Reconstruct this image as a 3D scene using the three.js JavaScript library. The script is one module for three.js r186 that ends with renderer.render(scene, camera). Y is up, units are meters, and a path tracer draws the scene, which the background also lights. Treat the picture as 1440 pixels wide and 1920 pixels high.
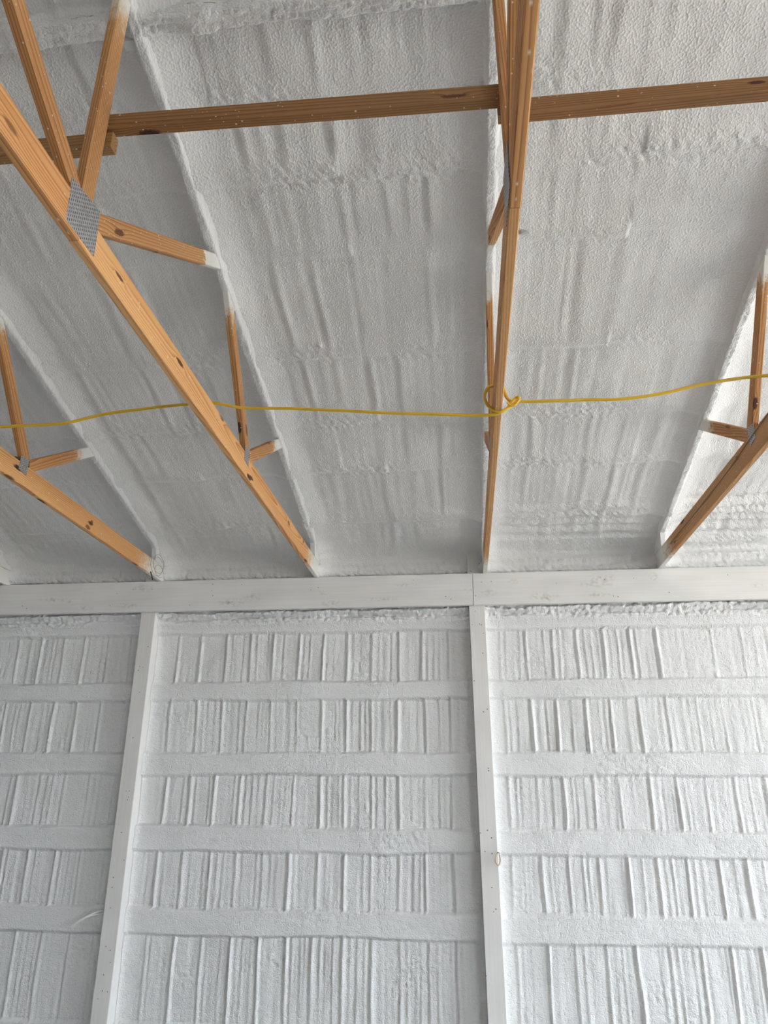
import * as THREE from 'three';
import { mergeGeometries } from 'three/addons/utils/BufferGeometryUtils.js';
import { ImprovedNoise } from 'three/addons/math/ImprovedNoise.js';

// ------------------------------------------------------------------ camera, sky, sun, area light, exposure
const scene = new THREE.Scene();
const camera = new THREE.PerspectiveCamera(2 * Math.atan(960 / 1348.59) * 180 / Math.PI, 0.75, 0.05, 200);
camera.position.set(1.12339, -1.45059, 5.03318);
camera.rotation.set(0.36716, 0.1053, 0.0038, 'YXZ');
scene.background = new THREE.Color(0.83, 0.91, 1.0);                 // bright hazy sky, seen by the room only through its unseen doorways
scene.backgroundIntensity = 11.0;
const sun = new THREE.DirectionalLight(new THREE.Color(1.0, 0.93, 0.84), 13);
sun.position.set(22, 15, 2); sun.target.position.set(8, -3, 2.0);
sun.castShadow = true; sun.shadow.mapSize.set(2048, 2048);
Object.assign(sun.shadow.camera, { left: -12, right: 12, top: 12, bottom: -12, near: 1, far: 60 });
scene.add(sun, sun.target);
// unseen doorways, out of view, placed and sized so the sky lights wall and roof: one in the right gable wall, one in the far wall behind the camera
const UNSEEN_SIDE_DOOR = { z0: 0.8, z1: 6.0, y0: -3.05, y1: 0.1 };
const UNSEEN_FAR_DOORS = [{ x0: 5.8, x1: 8.4, y0: -3.05, y1: 0.0 }];
const renderer = new THREE.WebGLRenderer({ antialias: true });
renderer.toneMapping = THREE.LinearToneMapping;
renderer.toneMappingExposure = 1.24;
renderer.shadowMap.enabled = true;

// ------------------------------------------------------------------ helpers
const improved = new ImprovedNoise();
const N3 = (x, y, z) => improved.noise(x + 101.37, y + 57.11, z + 33.73);
const clamp = (x, a = 0, b = 1) => Math.min(b, Math.max(a, x));
const sstep = (a, b, x) => { const t = clamp((x - a) / (b - a)); return t * t * (3 - 2 * t); };
const mix = (a, b, t) => a + (b - a) * t;
const gauss = (x, w) => Math.exp(-(x * x) / (w * w));
function rng(seed) { let s = seed >>> 0; return () => { s = (s + 0x6D2B79F5) >>> 0; let t = Math.imul(s ^ (s >>> 15), 1 | s); t = (t + Math.imul(t ^ (t >>> 7), 61 | t)) ^ t; return ((t ^ (t >>> 14)) >>> 0) / 4294967296; }; }
const hash = (a, b = 0, c = 0) => { const s = Math.sin(a * 127.1 + b * 311.7 + c * 74.7) * 43758.5453; return s - Math.floor(s); };
const used = new Map();
function numbered(name) { const n = used.get(name) ?? 0; used.set(name, n + 1); return n ? `${name}_${String(n).padStart(3, '0')}` : name; }
function mesh(name, geometry, material, parent) {
  const m = new THREE.Mesh(geometry, material);
  m.name = parent ? name : numbered(name);
  m.castShadow = m.receiveShadow = true;
  (parent ?? scene).add(m);
  return m;
}
function tag(o, label, category, group) { o.userData.label = label; o.userData.category = category; if (group) o.userData.group = group; return o; }
function structure(name, geometry, material, label) { const m = mesh(name, geometry, material); m.userData.kind = 'structure'; if (label) m.userData.label = label; return m; }
function thing(name, label, category, [x, y, z] = [0, 0, 0], group) {
  const o = new THREE.Group(); o.name = numbered(name); o.position.set(x, y, z); scene.add(o);
  return tag(o, label, category, group);
}
function box(x0, x1, y0, y1, z0, z1) {
  const g = new THREE.BoxGeometry(x1 - x0, y1 - y0, z1 - z0); g.translate((x0 + x1) / 2, (y0 + y1) / 2, (z0 + z1) / 2); return g;
}
function grid(nu, nv, at) {                                        // a sheet of nu x nv points with uv in metres
  const pos = new Float32Array(nu * nv * 3), uv = new Float32Array(nu * nv * 2), idx = new Uint32Array((nu - 1) * (nv - 1) * 6);
  let k = 0;
  for (let j = 0; j < nv; j++) for (let i = 0; i < nu; i++) {
    const p = at(i, j), n = j * nu + i;
    pos.set(p.slice(0, 3), n * 3); uv[n * 2] = p[3]; uv[n * 2 + 1] = p[4];
    if (i < nu - 1 && j < nv - 1) { idx.set([n, n + 1, n + nu + 1, n, n + nu + 1, n + nu], k); k += 6; }
  }
  const g = new THREE.BufferGeometry();
  g.setAttribute('position', new THREE.BufferAttribute(pos, 3)); g.setAttribute('uv', new THREE.BufferAttribute(uv, 2));
  g.setIndex(new THREE.BufferAttribute(idx, 1)); g.computeVertexNormals();
  return g;
}
function tube(points, r, seg = 6, n = null) {
  const c = new THREE.CatmullRomCurve3(points.map((p) => new THREE.Vector3(...p)), false, 'centripetal');
  return new THREE.TubeGeometry(c, n ?? points.length * 6, r, seg, false);
}

// ------------------------------------------------------------------ materials
function dataTexture(w, h, fill, srgb) {
  const a = new Uint8Array(w * h * 4);
  for (let j = 0; j < h; j++) for (let i = 0; i < w; i++) { const c = fill(i, j), n = (j * w + i) * 4; a[n] = c[0]; a[n + 1] = c[1]; a[n + 2] = c[2]; a[n + 3] = 255; }
  const t = new THREE.DataTexture(a, w, h, THREE.RGBAFormat);
  t.wrapS = t.wrapT = THREE.RepeatWrapping; t.magFilter = THREE.LinearFilter; t.minFilter = THREE.LinearMipmapLinearFilter; t.generateMipmaps = true;
  if (srgb) t.colorSpace = THREE.SRGBColorSpace;
  t.needsUpdate = true; return t;
}
// orange-peel skin of sprayed foam: tileable cells of about 1 cm, 0.6 m a side
const PEEL = 0.5;
const peel = (() => {
  const cells = 58, px = new Float32Array(cells * cells * 2), r = rng(7);
  for (let i = 0; i < px.length; i++) px[i] = r();
  const S = 768;
  return dataTexture(S, S, (i, j) => {
    const x = i / S * cells, y = j / S * cells, cx = Math.floor(x), cy = Math.floor(y);
    let d1 = 9, d2 = 9;
    for (let b = -1; b <= 1; b++) for (let a = -1; a <= 1; a++) {
      const qx = (cx + a + cells) % cells, qy = (cy + b + cells) % cells, n = (qy * cells + qx) * 2;
      const dx = cx + a + px[n] - x, dy = cy + b + px[n + 1] - y, d = Math.hypot(dx, dy);
      if (d < d1) { d2 = d1; d1 = d; } else if (d < d2) d2 = d;
    }
    const v = clamp(1 - d1 * d1 * 1.05) * 225 + 15 * hash(cx, cy, 3);
    return [v, v, v];
  });
})();
const foamMat = new THREE.MeshStandardMaterial({ name: 'sprayed foam', color: new THREE.Color(0.80, 0.80, 0.792), roughness: 0.72, bumpMap: peel, bumpScale: 0.0028 });
const whiteWoodMat = new THREE.MeshStandardMaterial({ name: 'foam dusted wood', color: new THREE.Color(0.79, 0.79, 0.78), roughness: 0.8, bumpMap: peel, bumpScale: 0.0006 });

// Painted or oversprayed board: near white with faint grain, knots and pinholes. u across, v along, both 0..1.
function whiteBoardTexture(seed, W, H, wm, lm, { holes = 0, stains = 0 } = {}) {
  const r = rng(seed), spots = [], marks = [];
  for (let i = 0; i < holes; i++) spots.push([(0.12 + 0.76 * r()) * wm, r() * lm, 0.0028 + r() * 0.0014]);
  for (let i = 0; i < stains; i++) marks.push([0.15 * wm + r() * wm * 0.7, r() * lm, 0.012 + r() * 0.02, 0.03 + r() * 0.09, r() * 7]);
  return dataTexture(W, H, (i, j) => {
    const x = (i + 0.5) / W * wm, s = (j + 0.5) / H * lm;
    let v = 229 + N3(x * 90, s * 2.2, seed) * 5 + N3(x * 9, s * 4, seed + 9) * 7;
    let warm = 0;
    for (const [mx, ms, a, b, q] of marks) { const d = Math.hypot((x - mx) / a, (s - ms) / b); if (d < 1.6) { const n = clamp(1.3 - d) * clamp(0.25 + N3(x * 60, s * 45, q) * 1.5); v -= 26 * n; warm += n * 5; } }
    for (const [hx, hs, rad] of spots) { const d = Math.hypot(x - hx, s - hs); if (d < rad) v = mix(45, v, sstep(rad * 0.5, rad, d)); }
    return [clamp(v + warm * 0.5, 0, 255), clamp(v - 2.5, 0, 255), clamp(v - 6 - warm, 0, 255)];
  }, true);
}

// Southern pine, cut as a board from a log with the pith beside it: rings run right round all four faces.
// white(s, n) tells how much foam overspray covers the wood at s metres along.
const A0 = [222, 172, 116], A1 = [194, 132, 76], A2 = [136, 80, 42];
function pineTexture(seed, L, w, t, white, { knots = 4, tone = 1, H = null } = {}) {
  const per = 2 * (w + t), W = 256;
  H = H ?? Math.min(2048, Math.max(256, Math.round(L * 700)));
  const r = rng(seed), pw = (r() < 0.5 ? -1 : 1) * (0.01 + r() * 0.05), pt = (r() < 0.5 ? -1 : 1) * (0.02 + r() * 0.05);
  const ks = [];
  for (let i = 0; i < knots; i++) ks.push([r() * per, r() * L, 0.006 + r() * 0.008, 0.012 + r() * 0.03, r()]);
  const fl = [];
  for (let i = 0; i < L * 70; i++) fl.push([r() * per, r() * L, 0.0012 + r() * r() * 0.0028]);
  const flecks = new Map();
  for (const f of fl) { const k = Math.floor(f[1] * 20); for (const q of [k - 1, k, k + 1]) { if (!flecks.has(q)) flecks.set(q, []); flecks.get(q).push(f); } }
  return dataTexture(W, H, (i, j) => {
    const c = (i + 0.5) / W * per, s = (j + 0.5) / H * L;
    let a, b;                                                      // cross-section point: a along the width, b along the thickness
    if (c < w) { a = c - w / 2; b = t / 2; } else if (c < w + t) { a = w / 2; b = t / 2 - (c - w); } else if (c < 2 * w + t) { a = w / 2 - (c - w - t); b = -t / 2; } else { a = -w / 2; b = -t / 2 + (c - 2 * w - t); }
    let da = a - pw + N3(s * 0.55, seed * 3.1, 1) * 0.05, db = b - pt + N3(s * 0.55, seed * 1.7, 5) * 0.05;
    let dark = 0, bend = 0;
    for (const [kc, kz, ka, kb, q] of ks) {
      let dc = Math.abs(c - kc); dc = Math.min(dc, per - dc);
      const d = Math.hypot(dc / ka, (s - kz) / kb);
      if (d < 4) bend += Math.exp(-d * d * 0.35) * 0.011;
      if (d < 1.25) dark = Math.max(dark, (1 - sstep(0.75, 1.25, d + N3(c * 300, s * 120, q * 9) * 0.35)) * (0.45 + 0.55 * q));
    }
    const rad = Math.hypot(da, db) + bend + N3(s * 2.1, a * 18, b * 18 + seed) * 0.004 + N3(s * 9, a * 50, b * 50) * 0.0006;
    const ring = rad / 0.0085, f = ring - Math.floor(ring), late = Math.pow(f, 2.2) * (1 - sstep(0.93, 1, f));
    const fibre = N3(s * 5, a * 420, b * 420) * 0.5 + N3(s * 22, a * 900, b * 900) * 0.3;
    const k = clamp(late * 0.72 + fibre * 0.18 + N3(s * 0.9, a * 12, b * 12 + 40) * 0.28 + 0.05);
    const lo = k < 0.5 ? A0 : A1, hi = k < 0.5 ? A1 : A2, q = k < 0.5 ? k * 2 : k * 2 - 1;
    let R = mix(lo[0], hi[0], q * 0.85) * tone, G = mix(lo[1], hi[1], q * 0.85) * tone, B = mix(lo[2], hi[2], q * 0.85) * tone;
    R = mix(R, 66, dark); G = mix(G, 32, dark); B = mix(B, 16, dark);
    let wh = clamp(white(s, N3(c * 45, s * 30, seed) * 0.6 + N3(c * 160, s * 160, seed) * 0.4, a, b));
    for (const [fc, fs, fr] of flecks.get(Math.floor(s * 20)) ?? []) { const d = Math.hypot(c - fc, s - fs); if (d < fr) wh = Math.max(wh, 0.85); }
    return [clamp(mix(R, 228, wh), 0, 255), clamp(mix(G, 226, wh), 0, 255), clamp(mix(B, 220, wh), 0, 255)];
  }, true);
}
const pineMat = (map) => new THREE.MeshStandardMaterial({ name: 'pine', map, roughness: 0.68, bumpMap: map, bumpScale: 0.0004 });

// A sawn board with eased edges. The axis runs from P to Q in the plane of [z, y]; w lies in that plane, t along x.
// cut0 / cut1: how far the end faces lean (metres along per metre across).
function board(P, Q, w, t, { cut0 = 0, cut1 = 0, ease = 0.0035, x = 0 } = {}) {
  const d = [Q[0] - P[0], Q[1] - P[1]], L = Math.hypot(...d), u = [d[0] / L, d[1] / L], n = [-u[1], u[0]];
  const c = ease, W = w / 2, T = t / 2, per = 2 * (w + t);
  // the outline goes round as the texture does: +x face, +w edge, -x face, -w edge
  const ring = [[-W + c, T, c], [W - c, T, w - c], [W, T - c, w + c], [W, -T + c, w + t - c], [W - c, -T, w + t + c], [-W + c, -T, 2 * w + t - c], [-W, -T + c, 2 * w + t + c], [-W, T - c, per - c]];
  const pos = [], uv = [];
  const put = (a, b, s, e) => { const along = s * L + (s ? cut1 : cut0) * a; pos.push(x + b, P[1] + u[1] * along + n[1] * a, P[0] + u[0] * along + n[0] * a); uv.push(e / per, clamp(along / L, 0.002, 0.998)); };
  for (let k = 0; k < 8; k++) {
    const p = ring[k], q = ring[(k + 1) % 8], e1 = k === 7 ? per + c : q[2];
    put(p[0], p[1], 0, p[2]); put(q[0], q[1], 0, e1); put(q[0], q[1], 1, e1);
    put(p[0], p[1], 0, p[2]); put(q[0], q[1], 1, e1); put(p[0], p[1], 1, p[2]);
  }
  for (const s of [0, 1]) for (let k = 1; k < 7; k++) {
    const tri = s ? [0, k, k + 1] : [0, k + 1, k];
    for (const m of tri) put(ring[m][0], ring[m][1], s, ring[m][2]);
  }
  const g = new THREE.BufferGeometry();
  g.setAttribute('position', new THREE.Float32BufferAttribute(pos, 3)); g.setAttribute('uv', new THREE.Float32BufferAttribute(uv, 2));
  g.computeVertexNormals();
  // make the faces look outwards whichever way the ring turned
  g.computeBoundingBox();
  const nrm = g.attributes.normal, v = new THREE.Vector3(), m = new THREE.Vector3(); let sum = 0;
  const mid = [x, (P[1] + Q[1]) / 2, (P[0] + Q[0]) / 2];
  for (let i = 0; i < 48; i++) sum += nrm.getX(i) * (pos[i * 3] - mid[0]);
  if (sum < 0) { for (let i = 0; i < pos.length; i += 9) for (let k = 0; k < 3; k++) { const h = pos[i + 3 + k]; pos[i + 3 + k] = pos[i + 6 + k]; pos[i + 6 + k] = h; } for (let i = 0; i < uv.length; i += 6) for (let k = 0; k < 2; k++) { const h = uv[i + 2 + k]; uv[i + 2 + k] = uv[i + 4 + k]; uv[i + 4 + k] = h; } g.setAttribute('position', new THREE.Float32BufferAttribute(pos, 3)); g.setAttribute('uv', new THREE.Float32BufferAttribute(uv, 2)); g.computeVertexNormals(); }
  return g;
}

// ------------------------------------------------------------------ the frame of the building, in numbers
// y = 0 is the top of the wall girder, z = 0 its face; the eave wall runs along x, the trusses along z.
const TRUSS = [[-2.336, 0.0005], [-1.1032, 0.0005], [0.0905, -0.0058], [1.3245, -0.0041], [2.5457, -0.0066]];
const PITCH = 0.25, UNDER = 0.17, SKIN = 0.235, RIDGE = 6.1, FLOOR = -3.05;
const T = 0.032, CHORD = 0.114, WEB = 0.063;
const POST_X = [-3.615, -1.1785, 1.2545, 3.70], POST_W = 0.112;
const trussX = (k, z) => TRUSS[k][0] + TRUSS[k][1] * z;

// ------------------------------------------------------------------ back wall: foam over girts and ribbed steel
const BANDS = [[-0.39, -0.20], [-0.865, -0.731], [-1.371, -1.217], [-1.852, -1.695], [-2.343, -2.185], [-2.97, -2.83]];
const RIB0 = -0.046, RIBP = 0.1825;
function domes(x, y, cell) {                                        // rounded lumps, about one to a cell: 0 in the creases, 1 on top
  const u = x / cell, v = y / cell, cx = Math.floor(u), cy = Math.floor(v);
  let best = 0;
  for (let b = -1; b <= 1; b++) for (let a = -1; a <= 1; a++) {
    const dx = cx + a + hash(cx + a, cy + b, 5) - u, dy = cy + b + hash(cx + a, cy + b, 6) - v, q = (1 - (dx * dx + dy * dy) * 1.15) * (0.55 + 0.45 * hash(cx + a, cy + b, 7));
    if (q > best) best = q;
  }
  return best;
}
function wallZ(x, y) {
  let near = 9, bay = 0;
  for (let i = 0; i < POST_X.length; i++) { const px = POST_X[i] + (i === 2 ? 0.014 * sstep(-0.2, -2.8, y) : 0); const d = Math.abs(x - px) - POST_W / 2; if (d < near) near = d; if (x > px) bay = i; }
  near = Math.max(0, near);
  let z = -0.158, inBand = 0, edge = 0, row = 0;
  for (let b = 0; b < BANDS.length; b++) {
    const w = N3(x * 1.7, b * 5.3 + bay * 2.1, 2) * 0.016 + N3(x * 7, b * 3.3, 6) * 0.005, w2 = N3(x * 1.5, b * 4.1 + bay * 3, 12) * 0.014 + N3(x * 6, b * 2.9, 16) * 0.004;
    const lo = BANDS[b][0] + w, hi = BANDS[b][1] + w2;
    if (y < lo) row = b + 1;
    const soft = 0.010 + 0.012 * clamp(0.5 + N3(x * 1.1, b * 7, 3));
    const m = sstep(lo - soft * 0.5, lo + soft, y) * (1 - sstep(hi - soft, hi + soft * 0.5, y));
    inBand = Math.max(inBand, m);
    edge += gauss(y - lo + 0.004, 0.006) * 0.7 + (b ? gauss(y - hi - 0.004, 0.006) : 0);
  }
  const panel = 1 - inBand, open = sstep(0.02, 0.16, near);
  z += inBand * (0.024 + 0.005 * N3(x * 3, y * 9, 20)) - edge * 0.005 * open;
  // ribs of the steel sheet that show through the foam
  const k = Math.round((x - RIB0) / RIBP);
  let ribs = 0;
  for (const q of [k - 1, k, k + 1]) {
    const cx = RIB0 + q * RIBP + (hash(q, row, 1) - 0.5) * 0.022 + N3(y * 2.3, q * 3.7, 4) * 0.011 + N3(y * 9, q * 3.7, 9) * 0.0025;
    const amp = 0.0045 + 0.0075 * hash(q, row, 2), wd = 0.0065 + 0.005 * hash(q, row, 3), dx = x - cx;
    ribs += amp * (gauss(dx, wd) - 0.55 * gauss(dx + wd * 2.1, wd * 0.9)) + 0.004 * sstep(-0.02, 0.02, dx) * (hash(q, row, 5) - 0.5);
    for (let m = 1; m <= 3; m++) {                                   // the low ridges between
      const mx = cx + RIBP * (m / 4 + (hash(q, row, 10 + m) - 0.5) * 0.12), am = 0.0042 * Math.pow(hash(q, row, 20 + m), 1.4);
      ribs += am * gauss(x - mx, 0.007) - 0.5 * am * gauss(x - mx + 0.013, 0.006);
    }
  }
  const streak = N3(x * 38, y * 1.3 + row * 3, 31) * 0.0032 + N3(x * 80, y * 2.5 + row * 5, 37) * 0.0012;
  const smear = 1 - 0.65 * sstep(2.25, 2.6, x + 0.3 * N3(x * 2, y * 2.5, 55)) * sstep(-1.6, -1.3, y);
  z += panel * open * (1.9 * ribs * (0.75 + 0.5 * N3(x * 2, y * 3, 41)) * smear + streak);
  // the thick roll under the girder, rough near it
  const top = sstep(-0.42, -0.25, y), rough = sstep(-0.335, -0.27, y + 0.03 * N3(x * 3, 4, 2));
  z += 0.05 * top * top + rough * (0.026 * (domes(x + 0.3 * y, y * 1.5, 0.028) - 0.5) + 0.010 * Math.sin((y + 0.02 * N3(x * 4, 2, 9)) * 150)) - 0.03 * gauss(y + 0.275 + 0.012 * N3(x * 2, 7, 1), 0.012);
  // foam piled up in some of the girts and against the posts
  const lump = clamp(N3(x * 2.2, y * 2.6, 61) * 2 - 0.25);
  if (lump > 0.01) z += lump * 0.009 * (domes(x + 0.4 * y, y, 0.026) - 0.5);
  z += 0.018 * Math.exp(-near / 0.02) + 0.010 * Math.exp(-near / 0.07) * (0.6 + N3(y * 5, x, 3));
  // skin
  z += N3(x * 2.6, y * 2.6, 70) * 0.007 + N3(x * 9, y * 9, 75) * 0.0032 + N3(x * 27, y * 22, 80) * 0.0016 + (domes(x + y * 0.35, y, 0.018) - 0.5) * 0.0036;
  return Math.min(z, -0.043);
}
const postX = (k, y) => POST_X[k] + (k === 2 ? 0.018 : 0.003) * clamp(-y / 3.05);
const BAYS = [[null, 1, 'left'], [1, 2, 'middle'], [2, null, 'right']];
for (const [a, b, n] of BAYS) {                                      // one sheet of foam between each two posts
  const L = (y) => a === null ? -3.3 : postX(a, y) + POST_W / 2 + 0.002, R = (y) => b === null ? 3.64 : postX(b, y) - POST_W / 2 - 0.002;
  const nu = Math.round((R(-1) - L(-1)) / 0.0082);
  const g = grid(nu, 420, (i, j) => { const y = mix(-3.0, -0.03, j / 419), x = mix(L(y), R(y), i / (nu - 1)); return [x, y, wallZ(x, y), x / PEEL, y / PEEL]; });
  structure('wall_foam', g, foamMat, `sprayed white foam over girts and ribbed steel, ${n} bay of the eave wall`);
}
structure('wall_back', mergeGeometries([box(-5.2, 9.2, FLOOR - 0.15, 0.30, -0.45, -0.262), box(-5.2, -3.3, FLOOR, -0.03, -0.262, -0.16), box(3.64, 9.0, FLOOR, -0.03, -0.262, -0.16)]), foamMat, 'eave wall behind the foam and posts');
const strip = (g) => { const h = g.toNonIndexed(); return h; };
// ------------------------------------------------------------------ ceiling: foam under the roof slope, curled down at the eave
const prof = (() => {
  const pts = [[4.6, SKIN + PITCH * 4.6], [0.16, SKIN + PITCH * 0.16], [0.06, 0.236], [-0.030, 0.190], [-0.066, 0.140], [-0.067, 0.095], [-0.056, 0.058], [-0.062, 0.026], [-0.088, 0.012]];
  const line = [pts[0]], c = new THREE.CatmullRomCurve3(pts.slice(1).map(([z, y]) => new THREE.Vector3(0, y, z)), false, 'centripetal');
  const out = []; const main = Math.hypot(pts[0][0] - pts[1][0], pts[0][1] - pts[1][1]);
  for (let s = 0; s < main; s += 0.0085) { const f = s / main; out.push([mix(pts[0][0], pts[1][0], f), mix(pts[0][1], pts[1][1], f)]); }
  for (const p of c.getSpacedPoints(64)) out.push([p.z, p.y]);
  return out;
})();
const PURLINS = [[2.76, 0.8], [2.42, 1], [1.80, 1.0], [1.29, 0.9], [0.85, 1.1], [0.30, 1.0], [3.06, 0.25]];
function roofDrop(x, z, y) {                                       // how far the skin hangs towards the room
  let near = 9, side = 0, kt = 0;
  for (let k = 0; k < TRUSS.length; k++) { const d = x - trussX(k, z), a = Math.abs(d) - T / 2; if (a < near) { near = a; side = d > 0 ? 1 : -1; kt = k; } }
  near = Math.max(0, near);
  const slope = sstep(-0.05, 0.15, z), open = sstep(0.05, 0.2, near);
  let h = 0, rough = 0, inP = 0;
  for (let b = 0; b < PURLINS.length; b++) {
    const [pz, a] = PURLINS[b], wob = N3(x * 1.3, b * 3.1 + kt, 5) * 0.035 + N3(x * 5, b * 2.7, 9) * 0.012, d = z - pz - wob;
    const vary = 0.5 + 0.9 * clamp(0.5 + N3(x * 0.9, b * 6.1 + kt * 2.3, 77) * 1.4);
    h += a * vary * (0.018 * gauss(d - 0.05, 0.06) - 0.006 * gauss(d + 0.012, 0.018));
    rough += gauss(d - 0.02, 0.075) * clamp(0.45 + 1.6 * N3(x * 1.8, b * 9.7, 21));
    inP = Math.max(inP, gauss(d - 0.03, 0.07));
  }
  // the foam-covered board that runs across near the top of the picture
  const w = N3(x * 2.1, 3, 3) * 0.016, bz = z - 3.39 - w;
  if (x < 1.2) h += 0.018 * sstep(-0.045, -0.03, bz) * (1 - sstep(0.03, 0.055, bz)) * (1 - 0.4 * sstep(0.4, 1.1, x));
  const row = PURLINS.reduce((n, p) => n + (z < p[0] ? 1 : 0), 0);
  const k = Math.round((x - 0.338) / 0.1785);
  let ribs = 0;
  for (const q of [k - 1, k, k + 1]) {
    const cx = 0.338 + q * 0.1785 + (hash(q, row, 41) - 0.5) * 0.03 + N3(z * 2, q * 3.1, 14) * 0.014, dx = x - cx, amp = 0.0095 * Math.pow(hash(q, row, 42), 1.4), wd = 0.016 + 0.014 * hash(q, row, 43);
    ribs += amp * (gauss(dx, wd) - 0.6 * gauss(dx + wd * 2, wd)) + 0.006 * (hash(q, row, 44) - 0.5) * sstep(-0.03, 0.03, dx);
  }
  const calm = 1 - 0.7 * sstep(1.5, 2.2, x) * sstep(1.2, 2.0, z);
  h += slope * open * (1 - inP * 0.8) * (ribs + N3(x * 26, z * 1.2 + row * 4, 51) * 0.0042) * calm;
  // fillet up to the buried chord
  const heel = sstep(0.08, 0.34, z);
  h += heel * (0.054 * (1 - sstep(-0.05, side > 0 ? 0.135 : 0.11, near + 0.018 * N3(z * 4.5, kt * 7 + side, 88))) * (1 + 0.35 * N3(z * 3.1, kt * 5 + side, 61))) + heel * 0.010 * Math.exp(-near / 0.012) * N3(z * 16, kt * 3 + side, 65);
  // foam packed round the truss heels
  h += sstep(0.24, 0.06, z) * sstep(0.0, 0.05, y) * (side > 0 ? 0.060 : 0.030) * Math.exp(-Math.pow(near / 0.06, 1.3)) * (1 + 0.5 * N3(y * 14, z * 14, kt * 3 + side));
  // long rolls sprayed along the eave, strongest to the right
  const rolls = sstep(0.62, 0.40, z) * mix(0.3, 1, sstep(1.3, 1.5, x)) * mix(0.6, 1, sstep(2.5, 2.7, x));
  const len = z > 0.05 ? z : 0.05 - (0.24 - y);
  h += rolls * 0.017 * Math.sin((len + 0.02 * N3(x * 1.6, z * 3, 71)) * 66) * open;
  rough += rolls * 0.6 + sstep(0.14, 0.06, y) * 0.9;
  if (rough > 0.02) h += clamp(rough) * 0.014 * (domes(x + 0.3 * z, z + y * 0.7, 0.027) - 0.5) * mix(0.4, 1, open);
  // drips
  h += 0.013 * gauss(Math.hypot(x - 0.454, z - 1.902), 0.011);
  for (const [px, pz] of [[0.30, 3.50], [0.42, 3.47], [0.53, 3.46]]) h += 0.02 * gauss(Math.hypot(x - px, z - pz), 0.012);
  h += N3(x * 2.3, z * 2.3, 90) * 0.010 + N3(x * 8, z * 8, 93) * 0.0042 + N3(x * 24, z * 20, 96) * 0.0018 + (domes(x + 0.3 * z, z - 0.8 * y, 0.015) - 0.5) * 0.0016 * mix(0.4, 1, sstep(2.0, 1.4, x));
  return h;
}
const NX = 860;
const roofSheet = grid(NX, prof.length, (i, j) => {
  const [z, y] = prof[j], a = prof[Math.max(0, j - 1)], b = prof[Math.min(prof.length - 1, j + 1)];
  const tz = b[0] - a[0], ty = b[1] - a[1], l = Math.hypot(tz, ty), nz = -ty / l, ny = tz / l;                // points into the room
  const x = mix(-3.3, 3.95, i / (NX - 1)), h = roofDrop(x, z, y);
  return [x, y + ny * h, z + nz * h, x / PEEL, j * 0.0085 / PEEL];
});
const slab = (z0, z1, y0, y1, x0, x1, th = 0.16) => {              // a sloping slab whose underside runs from (z0, y0) to (z1, y1)
  const s = new THREE.Shape([new THREE.Vector2(z0, y0), new THREE.Vector2(z1, y1), new THREE.Vector2(z1, y1 + th), new THREE.Vector2(z0, y0 + th)]);
  const g = new THREE.ExtrudeGeometry(s, { depth: x1 - x0, bevelEnabled: false });
  g.rotateY(-Math.PI / 2); g.translate(x1, 0, 0); return strip(g);
};
const sk = (z) => SKIN + PITCH * z;
const ceiling = structure('ceiling', mergeGeometries([roofSheet.toNonIndexed(), slab(-0.46, RIDGE, sk(-0.46) + 0.10, sk(RIDGE) + 0.10, -5.2, 9.2), slab(-0.3, 4.6, sk(-0.3), sk(4.6), -5.2, -3.3, 0.12), slab(-0.3, 4.6, sk(-0.3), sk(4.6), 3.95, 9.2, 0.12), slab(4.6, RIDGE, sk(4.6), sk(RIDGE), -5.2, 9.2, 0.12), slab(RIDGE, 12.66, sk(RIDGE), sk(-0.46), -5.2, 9.2, 0.26)]), foamMat, 'sloping roof insulated with sprayed white foam between the trusses');

// ------------------------------------------------------------------ the rest of the shell
const concrete = new THREE.MeshStandardMaterial({ name: 'concrete', color: new THREE.Color(0.42, 0.412, 0.40), roughness: 0.9, bumpMap: peel, bumpScale: 0.001 });
const gravel = new THREE.MeshStandardMaterial({ name: 'gravel', color: new THREE.Color(0.50, 0.46, 0.40), roughness: 1 });
structure('floor', box(-5.2, 9.2, FLOOR - 0.2, FLOOR, -0.45, 12.65), concrete);
structure('wall_left', box(-5.4, -5.0, FLOOR - 0.2, 2.1, -0.45, 12.65), foamMat);
structure('wall_front', mergeGeometries([box(-5.2, UNSEEN_FAR_DOORS[0].x0, FLOOR - 0.2, UNSEEN_FAR_DOORS[0].y1, 12.2, 12.65), box(UNSEEN_FAR_DOORS[0].x1, 9.2, FLOOR - 0.2, UNSEEN_FAR_DOORS[0].y1, 12.2, 12.65), box(-5.2, 9.2, UNSEEN_FAR_DOORS[0].y1, 0.4, 12.2, 12.65)]), foamMat);  // its doorway is out of view, sized to light the eave wall from ahead
structure('wall_right', mergeGeometries([box(9.0, 9.25, FLOOR - 0.2, 2.1, -0.45, UNSEEN_SIDE_DOOR.z0), box(9.0, 9.25, FLOOR - 0.2, 2.1, UNSEEN_SIDE_DOOR.z1, 12.65), box(9.0, 9.25, UNSEEN_SIDE_DOOR.y1, 2.1, UNSEEN_SIDE_DOOR.z0, UNSEEN_SIDE_DOOR.z1)]), foamMat);  // its doorway is out of view, placed to light posts and trusses from the right
structure('ground', mergeGeometries([box(9.2, 45, FLOOR - 0.4, FLOOR - 0.06, -25, 12.65), box(-30, 45, FLOOR - 0.4, FLOOR - 0.06, 12.65, 45)]), gravel);

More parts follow.
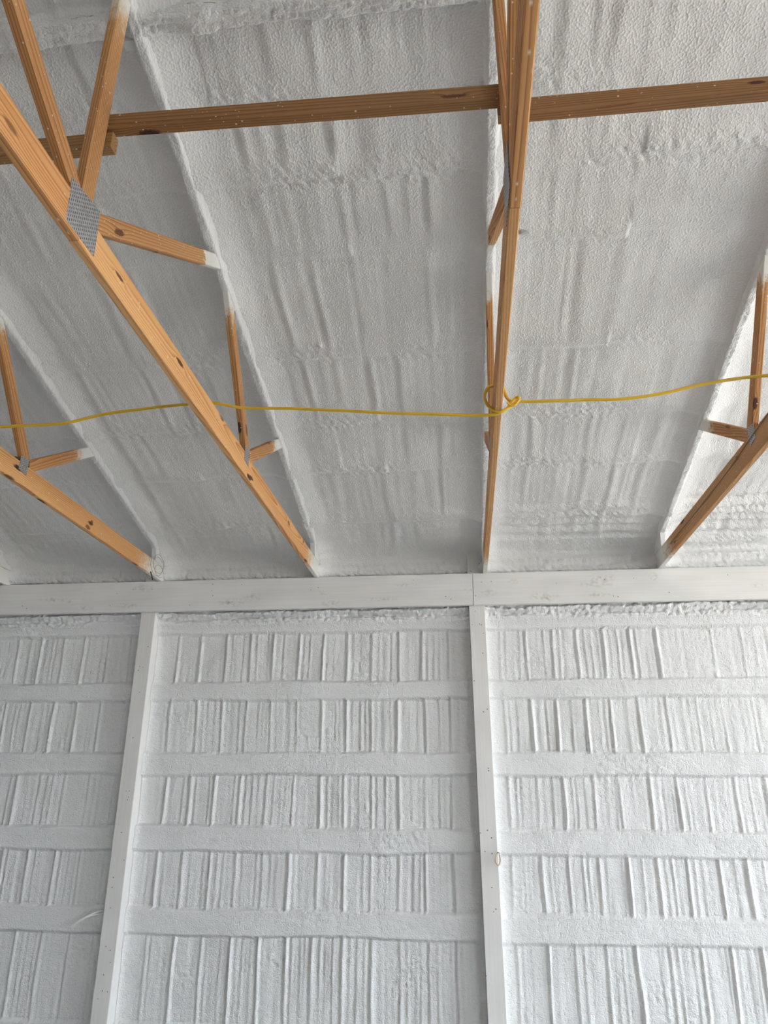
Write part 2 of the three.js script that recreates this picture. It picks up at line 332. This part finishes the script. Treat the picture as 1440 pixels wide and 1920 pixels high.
// ------------------------------------------------------------------ posts
const postMap = [whiteBoardTexture(31, 128, 2048, 0.112, 3.2, { holes: 26 }), whiteBoardTexture(37, 128, 2048, 0.112, 3.2, { holes: 30 })];
function post(k, lean, label) {
  const g = new THREE.Group();
  const o = thing('timber_post', label, 'post', [POST_X[k], FLOOR, -0.1085]);
  const b = board([0, 0], [0, 3.05 + 0.16], 0.14, POST_W, { ease: 0.003 });   // runs up y; w along z
  const p = b.attributes.position, u = b.attributes.uv;
  for (let i = 0; i < p.count; i++) { p.setX(i, p.getX(i) + lean * (1 - p.getY(i) / 3.05)); }
  for (let i = 0; i < u.count; i++) { const z = p.getZ(i), x = p.getX(i); u.setX(i, clamp((x + POST_W / 2) / POST_W, 0.02, 0.98)); }
  b.computeVertexNormals();
  mesh('post_shaft', b, new THREE.MeshStandardMaterial({ name: 'foam dusted post', map: postMap[k % 2], roughness: 0.75 }), o);
  return o;
}
post(1, 0.003, 'white oversprayed timber post left of the picture centre, beside a stub of white cable');
post(2, 0.018, 'white oversprayed timber post under the girder joint, with a small wire loop on its edge');

// ------------------------------------------------------------------ girder boards along the wall top
function girder(x0, x1, seed, label) {
  const L = x1 - x0;
  const g = board([0, 0], [L, 0], 0.232, 0.037, { ease: 0.003 });            // axis along local z, turned to x below
  const u = g.attributes.uv, p = g.attributes.position, m = new Float32Array(u.count * 2);
  for (let i = 0; i < u.count; i++) { m[2 * i] = clamp((p.getY(i) + 0.116) / 0.232, 0.01, 0.99); m[2 * i + 1] = p.getZ(i) / 3.2; }
  g.setAttribute('uv', new THREE.BufferAttribute(m, 2));
  const o = mesh('girder_board', g, new THREE.MeshStandardMaterial({ name: 'foam dusted girder', map: whiteBoardTexture(seed, 160, 2048, 0.232, 3.2, { stains: 12, holes: 14 }), roughness: 0.7 }));
  o.rotation.y = Math.PI / 2; o.position.set(x0, -0.116, -0.0185);
  return tag(o, label, 'girder');
}
girder(-4.9, 1.232, 51, 'long white oversprayed girder board left of the joint, under the truss ends');
girder(1.2355, 8.9, 52, 'long white oversprayed girder board right of the joint, brightest and with grey scuffs');

// ------------------------------------------------------------------ roof trusses
const galv = (() => {                                                // punched galvanised steel
  const S = 128, r = rng(5);
  const map = dataTexture(S, S, (i, j) => {
    const x = i / S * 6, y = j / S * 4, row = Math.floor(x), yy = (y + (row % 2) * 0.5) % 1, xx = x % 1;
    const slot = (1 - sstep(0.14, 0.22, Math.abs(xx - 0.5))) * (1 - sstep(0.26, 0.34, Math.abs(yy - 0.5)));
    const v = 176 + N3(i * 0.05, j * 0.05, 4) * 26 - slot * 92;
    return [v, v, v + 3];
  }, true);
  return map;
})();
const galvMat = new THREE.MeshStandardMaterial({ name: 'galvanised steel', map: galv, metalness: 0.55, roughness: 0.5, bumpMap: galv, bumpScale: 0.001 });
function gusset(corners, side, parent, label) {                      // a thin plate on the truss face through four [z, y] corners
  const x = side * (T / 2 + 0.0002), th = side * 0.0016, pos = [], uv = [];
  const c = corners, P = (k, o) => [x + o, c[k][1], c[k][0]];
  const quad = (a, b, d, e) => { for (const q of [a, b, d, a, d, e]) { pos.push(...q); uv.push(q[2] / 0.055, q[1] / 0.055); } };
  quad(P(0, th), P(1, th), P(2, th), P(3, th)); quad(P(3, 0), P(2, 0), P(1, 0), P(0, 0));
  for (let k = 0; k < 4; k++) { const n = (k + 1) % 4; quad(P(k, 0), P(n, 0), P(n, th), P(k, th)); }
  const g = new THREE.BufferGeometry();
  g.setAttribute('position', new THREE.Float32BufferAttribute(pos, 3)); g.setAttribute('uv', new THREE.Float32BufferAttribute(uv, 2)); g.computeVertexNormals();
  const m = mesh('gusset_plate', g, galvMat, parent); if (label) m.userData.label = label; return m;
}
const farPine = pineMat(pineTexture(900, 8, CHORD, T, () => 0, { knots: 10, H: 1024 }));
const webKinds = {
  strutLow: { P: [1.812, 0.116], Q: [1.20, 0.506], cut0: -0.4, cut1: 0, tops: [0.46, 0.56] },
  diagonalLow: { P: [1.832, 0.130], Q: [2.385, 0.878], cut0: 0.3, cut1: 0, tops: [0.62, 0.72] },
  diagonalMid: { P: [3.440, 0.124], Q: [2.40, 0.842], cut0: -0.3, cut1: 0, tops: [0.96, 0.985] },
  vertical: { P: [3.497, 0.116], Q: [3.497, 1.10], cut0: 0, cut1: 0.25, tops: [0.70, 0.92] },
  diagonalHigh: { P: [3.545, 0.140], Q: [5.60, 1.50], cut0: 0.3, cut1: 0, tops: [2.2, 2.4] },
};
const webMats = {};
for (const [n, k] of Object.entries(webKinds)) {
  const L = Math.hypot(k.Q[0] - k.P[0], k.Q[1] - k.P[1]);
  webMats[n] = [0, 1].map((v) => pineMat(pineTexture(200 + v * 31 + n.length * 7 + n.charCodeAt(3), L, WEB, T, (s, m) => sstep(k.tops[0], k.tops[1], s + m * 0.09), { knots: 3, tone: v ? 0.97 : 0.93 })));
}
const TOPWOOD = whiteWoodMat;
const topGeo = board([-0.3, UNDER + PITCH * -0.3 + 0.0464], [RIDGE, UNDER + PITCH * RIDGE + 0.0464], 0.09, T, { cut1: -0.25 });
const topGeoFar = board([RIDGE, UNDER + PITCH * RIDGE + 0.0464], [2 * RIDGE + 0.3, UNDER + PITCH * -0.3 + 0.0464], 0.09, T, { cut0: 0.25 });
// the near half of the top chord, caked with foam that flares out to the roof skin on both sides
const coated = [3, 8].map((seed) => {
  const out = [[-0.098, 0.088], [-0.055, 0.062], [-0.030, 0.030], [-0.020, 0.004], [-0.017, -0.004], [0.017, -0.004], [0.021, 0.004], [0.036, 0.030], [0.068, 0.062], [0.112, 0.088]];
  const along = [0]; for (let i = 1; i < out.length; i++) along.push(along[i - 1] + Math.hypot(out[i][0] - out[i - 1][0], out[i][1] - out[i - 1][1]));
  const all = along[along.length - 1], m = 34, n = 500;
  const g = grid(m, n, (j, i) => {
    const z = mix(0.13, 4.7, i / (n - 1)), t = j / (m - 1) * all; let k = 0; while (k < out.length - 2 && along[k + 1] < t) k++;
    const f = (t - along[k]) / (along[k + 1] - along[k]), a = out[k], b = out[k + 1], mid = Math.exp(-Math.pow((t - all / 2) / 0.034, 2)), wide = sstep(0.13, 0.42, z);
    const flare = 1 + 0.45 * N3(z * 2.6, seed, t > all / 2 ? 1 : 6) + 0.15 * N3(z * 11, seed, 3);
    let x = mix(a[0], b[0], f), dy = mix(a[1], b[1], f);
    const over = Math.max(0, Math.abs(x) - 0.02); x = Math.sign(x) * (Math.min(Math.abs(x), 0.02) + over * flare * wide);
    const rough = mid * (0.009 * (domes(z * 1.1, t, 0.020) - 0.5) + 0.005 * N3(z * 14, t * 30, seed)) + 0.0018 * (domes(z, t, 0.014) - 0.5);
    x += Math.sign(x) * rough * 0.8; dy -= rough;
    return [x, UNDER + PITCH * z + dy, z, x / PEEL, z / PEEL];
  });
  const plain = topGeo.clone(); plain.translate(0, 0.002, 0);
  return mergeGeometries([g.toNonIndexed(), plain]);
});
const wedge = (() => { const s = new THREE.Shape([[-0.14, CHORD], [0.15, CHORD + 0.002], [0.17, UNDER + PITCH * 0.17], [0.06, UNDER + PITCH * 0.06 + 0.01], [-0.14, UNDER - 0.03]].map((p) => new THREE.Vector2(...p))); const g = new THREE.ExtrudeGeometry(s, { depth: T - 0.001, bevelEnabled: false }); g.rotateY(-Math.PI / 2); g.translate((T - 0.001) / 2, 0, 0); return g; })();
const SPL = 3.502, chordNear = board([-0.135, CHORD / 2], [SPL - 0.001, CHORD / 2], CHORD, T, {}), chordFar = board([SPL + 0.001, CHORD / 2], [2 * RIDGE + 0.13, CHORD / 2], CHORD, T, { x: 0.0015 });
const plateB1 = [[1.897, 0.142], [1.826, 0.152], [1.824, 0.060], [1.897, 0.068]], plateB2 = [[3.586, 0.149], [3.428, 0.173], [3.418, 0.014], [3.577, 0.006]];
function truss(k, seed, tone, label) {
  const o = thing('roof_truss', label, 'truss', [TRUSS[k][0], 0, 0]);
  o.rotation.y = Math.atan(TRUSS[k][1]);
  const v = k % 2;
  mesh('bottom_chord', chordNear, pineMat(pineTexture(seed, 3.64, CHORD, T, (s, m) => sstep(0.62, 0.30, s + m * 0.16), { knots: 15, tone })), o);
  mesh('bottom_chord', chordFar, farPine, o);
  mesh('top_chord', coated[v], foamMat, o); mesh('top_chord', topGeoFar, TOPWOOD, o);
  mesh('heel_block', wedge, TOPWOOD, o);
  for (const [n, q] of Object.entries(webKinds)) mesh('web', board(q.P, q.Q, WEB, T - 0.001, { cut0: q.cut0, cut1: q.cut1 }), webMats[n][v], o);
  for (const s of [1, -1]) { gusset(plateB1, s, o); gusset(plateB2, s, o); }
  return o;
}
truss(0, 301, 0.98, 'roof truss at the far left edge, only its white heel end in view');
truss(1, 302, 1.00, 'second roof truss from the left, with a loose coil of wire round its heel');
truss(2, 303, 1.02, 'roof truss with the large perforated steel plate, crossing the upper left corner');
truss(3, 304, 0.98, 'roof truss seen end on near the middle, with the yellow cord looped round it');
truss(4, 305, 0.90, 'rightmost roof truss, its shaded side towards us and a thin cable along its bottom chord');

// ------------------------------------------------------------------ lateral braces nailed to the webs
function brace(x0, x1, y0, y1, seed, label, z = 3.443) {
  const L = x1 - x0, g = board([0, 0], [L, 0], 0.062, 0.036, { ease: 0.003 });
  const o = mesh('lateral_brace', g, pineMat(pineTexture(seed, L, 0.062, 0.036, () => 0, { knots: 4, tone: 0.76 })));
  o.rotation.set(0, Math.PI / 2, 0); o.rotation.order = 'ZYX'; o.rotation.z = Math.atan2(y1 - y0, L);
  o.position.set(x0, y0, z);
  return tag(o, label, 'brace');
}
brace(-2.6, 0.102, 0.429, 0.432, 401, 'short left pine brace running off the left edge, behind the double webs');
brace(0.03, 1.36, 0.509, 0.485, 402, 'pine brace between the middle two trusses, with a dark knot cluster near its left end');
brace(1.29, 2.75, 0.421, 0.420, 403, 'pine brace running to the right edge from the truss seen end on');

// ------------------------------------------------------------------ the foam-coated board under the roof at the top of the picture
{
  const o = new THREE.Group(); o.name = 'foam_coated_board'; o.position.set(0, 1.064, 3.392); ceiling.add(o);
  const n = 520, m = 40, g = grid(n, m, (i, j) => {
    const x = mix(-3.2, 1.27, i / (n - 1)), a = j / (m - 1) * Math.PI * 2, c = Math.cos(a), q = Math.sin(a), r = Math.pow(Math.pow(Math.abs(c), 5) + Math.pow(Math.abs(q), 5), -0.2);
    const lump = N3(x * 4, c * 2, q * 2) * 0.010 + N3(x * 16, c * 3, q * 3) * 0.006 + (domes(x * 1.2, a * 0.035, 0.02) - 0.5) * 0.009 + 0.012 * gauss(x - 0.29, 0.06) + 0.010 * gauss(x + 0.38, 0.12);
    return [x, (0.040 + lump) * r * q - 0.10 * PITCH * c * 0.2, (0.036 + lump * 0.7) * r * c, x / PEEL, a * 0.05 / PEEL];
  });
  mesh('foam_coat', g, foamMat, o);
  const b = box(0.005, 0.075, -0.045, 0.05, -0.07, -0.034); mesh('nailing_block', b, whiteWoodMat, o);
}

// ------------------------------------------------------------------ yellow cord strung over the trusses
const yellow = new THREE.MeshStandardMaterial({ name: 'yellow vinyl', color: new THREE.Color(0.80, 0.52, 0.04), roughness: 0.45 });
{
  const o = thing('extension_cord', 'yellow electric cord strung across the trusses and looped round one of them', 'cord', [0, 0, 2.36]);
  const main = [[-1.45, 0.07], [-1.26, 0.105], [-1.103, 0.1215], [-0.98, 0.075], [-0.889, 0.055], [-0.788, 0.056], [-0.662, 0.054], [-0.564, 0.06], [-0.492, 0.075], [-0.396, 0.094], [-0.25, 0.107], [-0.105, 0.118], [0.03, 0.1225], [0.09, 0.1205], [0.14, 0.110], [0.186, 0.097], [0.234, 0.089], [0.423, 0.076], [0.656, 0.053], [0.885, 0.028], [1.108, 0.010], [1.241, 0.000], [1.307, -0.007], [1.352, 0.018], [1.372, 0.044], [1.388, 0.062], [1.402, 0.060], [1.398, 0.045], [1.378, 0.026], [1.356, 0.012], [1.325, -0.0065], [1.289, 0.012], [1.271, 0.036], [1.263, 0.072], [1.269, 0.097], [1.283, 0.117], [1.302, 0.1215], [1.325, 0.1215], [1.342, 0.108], [1.353, 0.072], [1.368, 0.055], [1.40, 0.056], [1.55, 0.050], [1.679, 0.048], [1.828, 0.044], [1.979, 0.060], [2.152, 0.095], [2.324, 0.116], [2.42, 0.120], [2.53, 0.1212], [2.66, 0.115], [2.9, 0.09]];
  const dz = main.map((_, i) => i < 22 ? 0 : i < 26 ? 0.016 : i < 31 ? 0.03 : i < 39 ? 0.026 : i < 41 ? 0.012 : 0);
  mesh('cord_sheath', tube(main.map(([x, y], i) => [x, y, dz[i]]), 0.0068, 8, 560), yellow, o);
  const tail = [[1.352, 0.03], [1.366, 0.016], [1.38, 0.016], [1.394, 0.030], [1.404, 0.046]];
  mesh('cord_loop', tube(tail.map(([x, y]) => [x, y, 0.04]), 0.0045, 6, 40), yellow, o);
}

// ------------------------------------------------------------------ wires and scraps
const greyWire = new THREE.MeshStandardMaterial({ name: 'grey wire', color: new THREE.Color(0.34, 0.31, 0.29), roughness: 0.5, metalness: 0.2 });
const blackTip = new THREE.MeshStandardMaterial({ name: 'black rubber', color: new THREE.Color(0.012, 0.012, 0.012), roughness: 0.6 });
const whiteVinyl = new THREE.MeshStandardMaterial({ name: 'white vinyl', color: new THREE.Color(0.80, 0.79, 0.76), roughness: 0.4 });
{
  const o = thing('wire_coil', 'loose coil of thin grey wire with a black tip on a truss heel', 'wire', [-1.085, 0.0, 0.15]);
  const ring = (ry, rz, cy, cz, x, ph, n = 26, a = 6.6) => Array.from({ length: n }, (_, i) => { const q = ph + i / (n - 1) * a; return [x + 0.010 + 0.012 * Math.sin(q * 0.7), cy + ry * Math.sin(q), cz + rz * Math.cos(q)]; });
  mesh('wire_turns', mergeGeometries([tube(ring(0.078, 0.085, 0.078, 0.0, 0.004, 0.3), 0.0016, 5, 120), tube(ring(0.06, 0.07, 0.085, -0.02, 0.008, 2.2), 0.0016, 5, 120), tube(ring(0.045, 0.058, 0.045, -0.04, 0.012, 4.0, 24, 5.5), 0.0016, 5, 100)]), greyWire, o);
  mesh('wire_tip', tube([[0.000, 0.012, 0.066], [0.008, -0.016, 0.058], [0.014, -0.046, 0.046]], 0.0042, 7, 16), blackTip, o);
}
{
  const o = thing('wire_loop', 'small bent loop of white and orange wire on the right post edge', 'wire', [1.314, -1.86, -0.02]);
  mesh('wire_bend', tube([[0.006, 0.036, -0.004], [-0.002, 0.024, 0.014], [-0.009, 0.004, 0.024], [-0.012, -0.014, 0.026], [0.003, -0.034, 0.024], [0.014, -0.026, 0.018], [0.018, -0.004, 0.010], [0.016, 0.020, -0.002]], 0.0046, 7, 60), new THREE.MeshStandardMaterial({ name: 'tan wire', color: new THREE.Color(0.62, 0.47, 0.33), roughness: 0.5 }), o);
  mesh('staple', tube([[0.006, 0.028, -0.004], [0.006, 0.037, 0.010], [0.014, 0.035, 0.008], [0.014, 0.026, -0.006]], 0.0022, 6, 24), greyWire, o);
}
{
  const o = thing('cable_stub', 'short twin stub of white cable poking out left of the left post', 'cable', [-1.286, -2.21, -0.066]);
  mesh('conductor', tube([[0.05, 0.006, -0.02], [0, 0.002, 0], [-0.058, -0.022, 0.022], [-0.11, -0.052, 0.028], [-0.155, -0.085, 0.026]], 0.0062, 7, 40), whiteVinyl, o);
  mesh('conductor', tube([[0.05, -0.012, -0.02], [0, -0.012, 0.002], [-0.058, -0.027, 0.024], [-0.10, -0.050, 0.026], [-0.14, -0.074, 0.022]], 0.0050, 7, 40), whiteVinyl, o);
}
{
  const o = thing('stapled_cable', 'thin brown cable stapled along the rightmost truss bottom chord', 'cable', [2.5457, 0, 0]);
  o.rotation.y = Math.atan(TRUSS[4][1]);
  const X = -T / 2 - 0.0028, pts = [[2.5, 0.105], [2.06, 0.101], [1.85, 0.093], [1.65, 0.078], [1.462, 0.069], [1.147, 0.064], [0.88, 0.061], [0.6, 0.06], [0.36, 0.06]];
  mesh('cable_run', tube(pts.map(([z, y]) => [X, y, z]), 0.0028, 6, 120), new THREE.MeshStandardMaterial({ name: 'brown vinyl', color: new THREE.Color(0.30, 0.19, 0.09), roughness: 0.5 }), o);
  for (const [z, y] of [[1.655, 0.078], [0.98, 0.062], [0.52, 0.060]]) mesh('staple', tube([[X + 0.003, y - 0.009, z], [X - 0.004, y - 0.007, z], [X - 0.004, y + 0.007, z], [X + 0.003, y + 0.009, z]], 0.0013, 5, 16), greyWire, o);
}
{
  const g = new THREE.IcosahedronGeometry(0.008, 2), p = g.attributes.position;
  for (let i = 0; i < p.count; i++) { const x = p.getX(i), y = p.getY(i), z = p.getZ(i), n = 1 + 0.35 * N3(x * 120, y * 120, z * 120); p.setXYZ(i, (x + 0.006) * n * 1.3 * (x > 0 ? 1.5 : 1), y * n * 0.8 * (x > 0 ? 0.6 : 1), z * n); }
  g.computeVertexNormals();
  const o = mesh('foam_scrap', g, foamMat); o.position.set(1.3245 - 0.0041 * 3.38 + T / 2 + 0.004, 0.022, 3.385);
  tag(o, 'tiny bright scrap of foam stuck to the right side of the middle truss', 'foam scrap');
}

renderer.render(scene, camera);
